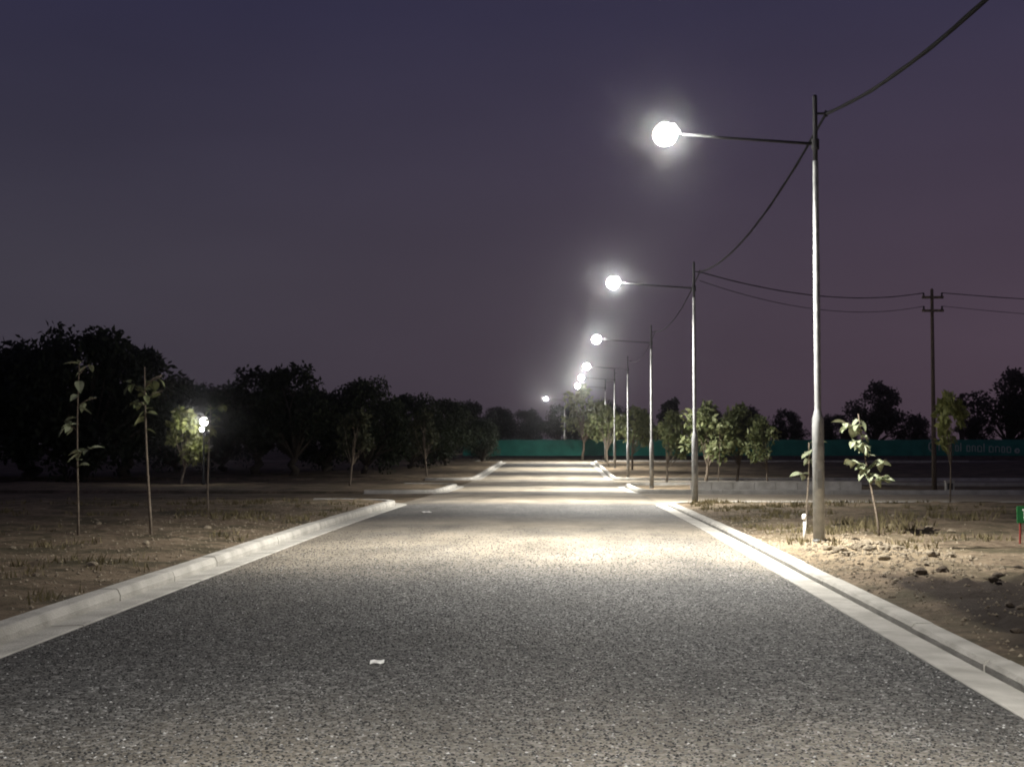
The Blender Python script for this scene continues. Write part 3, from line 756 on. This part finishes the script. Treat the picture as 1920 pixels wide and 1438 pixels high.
# loose gravel washed against the kerbs and on the verge
m = MB(); r = random.Random(5)
for k in range(7000):
    if k % 5 == 0: x = 4.2 + r.gauss(0, .7); y = 19.4 + r.gauss(0, 1.8); x = max(x, XR + .3); z = G(x, y)
    elif k % 5 < 3: x = XR + .35 + abs(r.gauss(0, 1.6)); y = r.uniform(9, 36); z = G(x, y)
    else: x = XL - .35 - abs(r.gauss(0, 2.2)); y = r.uniform(9, 36); z = G(x, y)
    s = r.uniform(.008, .026) * (1.5 if k % 5 == 0 else 1); b = len(m.v)
    for dx, dy, dz in ((-1, -.3, 0), (.2, -1, .1), (1, .2, 0), (-.1, 1, .1), (0, 0, .9), (0, 0, -.5)): m.v.append((x + dx * s * r.uniform(.7, 1.2), y + dy * s * r.uniform(.7, 1.2), z + dz * s))
    for q in ((0, 1, 4), (1, 2, 4), (2, 3, 4), (3, 0, 4), (1, 0, 5), (2, 1, 5), (3, 2, 5), (0, 3, 5)): m.f.append(tuple(b + i for i in q))
tag(m.build('gravel', 'stone'), 'loose gravel scattered on the verges', 'gravel', kind='stuff')
# coarse chippings standing proud of the near road surface
nC = 78000
cy = 6.2 + 21 * rng.beta(1.0, 2.6, nC); cx = rng.uniform(XL + .32, XR - .32, nC); cs = rng.uniform(.0055, .0105, nC) * (1 + .012 * cy)
cz = np.array([float(v) for v in P(cy)]) + .035 * (1 - (2 * (cx - XL) / (XR - XL) - 1) ** 2)
an = rng.uniform(0, 6.28, nC); tmpl = np.array([(-1, -.5, 0), (.9, -.8, 0), (.7, .9, 0), (-.8, .7, 0), (-.35, -.1, .85), (.4, .15, .95)])
tv = tmpl[None] * rng.uniform(.65, 1.25, (nC, 6, 3)) * cs[:, None, None] * np.array([1, 1, .7]); ca_, sa_ = np.cos(an)[:, None], np.sin(an)[:, None]
vv = np.stack([tv[..., 0] * ca_ - tv[..., 1] * sa_ + cx[:, None], tv[..., 0] * sa_ + tv[..., 1] * ca_ + cy[:, None], tv[..., 2] + cz[:, None] - .001], -1)
tri = np.array([(0, 1, 4), (1, 5, 4), (1, 2, 5), (2, 3, 5), (3, 4, 5), (3, 0, 4)])
idx = (tri[None] + (np.arange(nC) * 6)[:, None, None]).ravel().astype(np.int32)
me = bpy.data.meshes.new('chippings'); me.vertices.add(nC * 6); me.vertices.foreach_set('co', vv.ravel().astype(np.float32))
me.loops.add(len(idx)); me.loops.foreach_set('vertex_index', idx); me.polygons.add(nC * 6); me.polygons.foreach_set('loop_start', (np.arange(nC * 6) * 3).astype(np.int32))
me.update(calc_edges=True); me.materials.append(M['chips'])
tag(add('chippings', me), 'coarse stone chippings of the near road surface', 'chippings', kind='stuff')
# dry grass
m = MB(); r = random.Random(6); cnt = 0
while cnt < 6500:
    if r.random() < .55: x = XR + .5 + abs(r.gauss(0, 3.5)); y = r.uniform(16, 50)
    else: x = XL - .45 - abs(r.gauss(0, 4.5)); y = r.uniform(10, 50)
    den = nz(x, y, .45, 21) + .5 * nz(x, y, 1.6, 22)
    if 5.2 < x < 9.5 and 24 < y < 36: den += .06
    if den < .2 or depth_in_block(x, y) < .35: continue
    if x > 0 and y < 20 and x < 6: continue
    z = G(x, y)
    for k in range(5):
        h = r.uniform(.04, .13) * (1.5 if (5.2 < x < 9.5 and 24 < y < 36) else 1); a = r.uniform(0, 6.28); w = .006 + .0004 * y; ln = h * r.uniform(.2, .8); b = r.uniform(0, 6.28)
        px_, py_ = x + r.gauss(0, .05), y + r.gauss(0, .05); ca, sa = math.cos(a) * w, math.sin(a) * w
        m.face([(px_ - ca, py_ - sa, z - .01), (px_ + ca, py_ + sa, z - .01), (px_ + ln * math.cos(b), py_ + ln * math.sin(b), z + h)]); cnt += 1
tag(m.build('grass', 'grass'), 'sparse dry grass on the lots', 'grass', kind='stuff')

# ------------------------------------------------------------------ haze added for the lamp halos
m = MB(); m.box((0, 250, 6.0), (900, 680, 17.0))
hm = bpy.data.materials.new('halo_haze'); hm.use_nodes = True
t = hm.node_tree
for n_ in list(t.nodes): t.nodes.remove(n_)
o_ = t.nodes.new('ShaderNodeOutputMaterial'); pv = t.nodes.new('ShaderNodeVolumePrincipled')
pv.inputs['Color'].default_value = (.92, .94, 1.0, 1); pv.inputs['Density'].default_value = .0007; pv.inputs['Anisotropy'].default_value = .985
t.links.new(pv.outputs[0], o_.inputs['Volume'])
hm.cycles.homogeneous_volume = True
tag(m.build('haze', hm), 'thin haze added to give the lamps halos', kind='stuff')
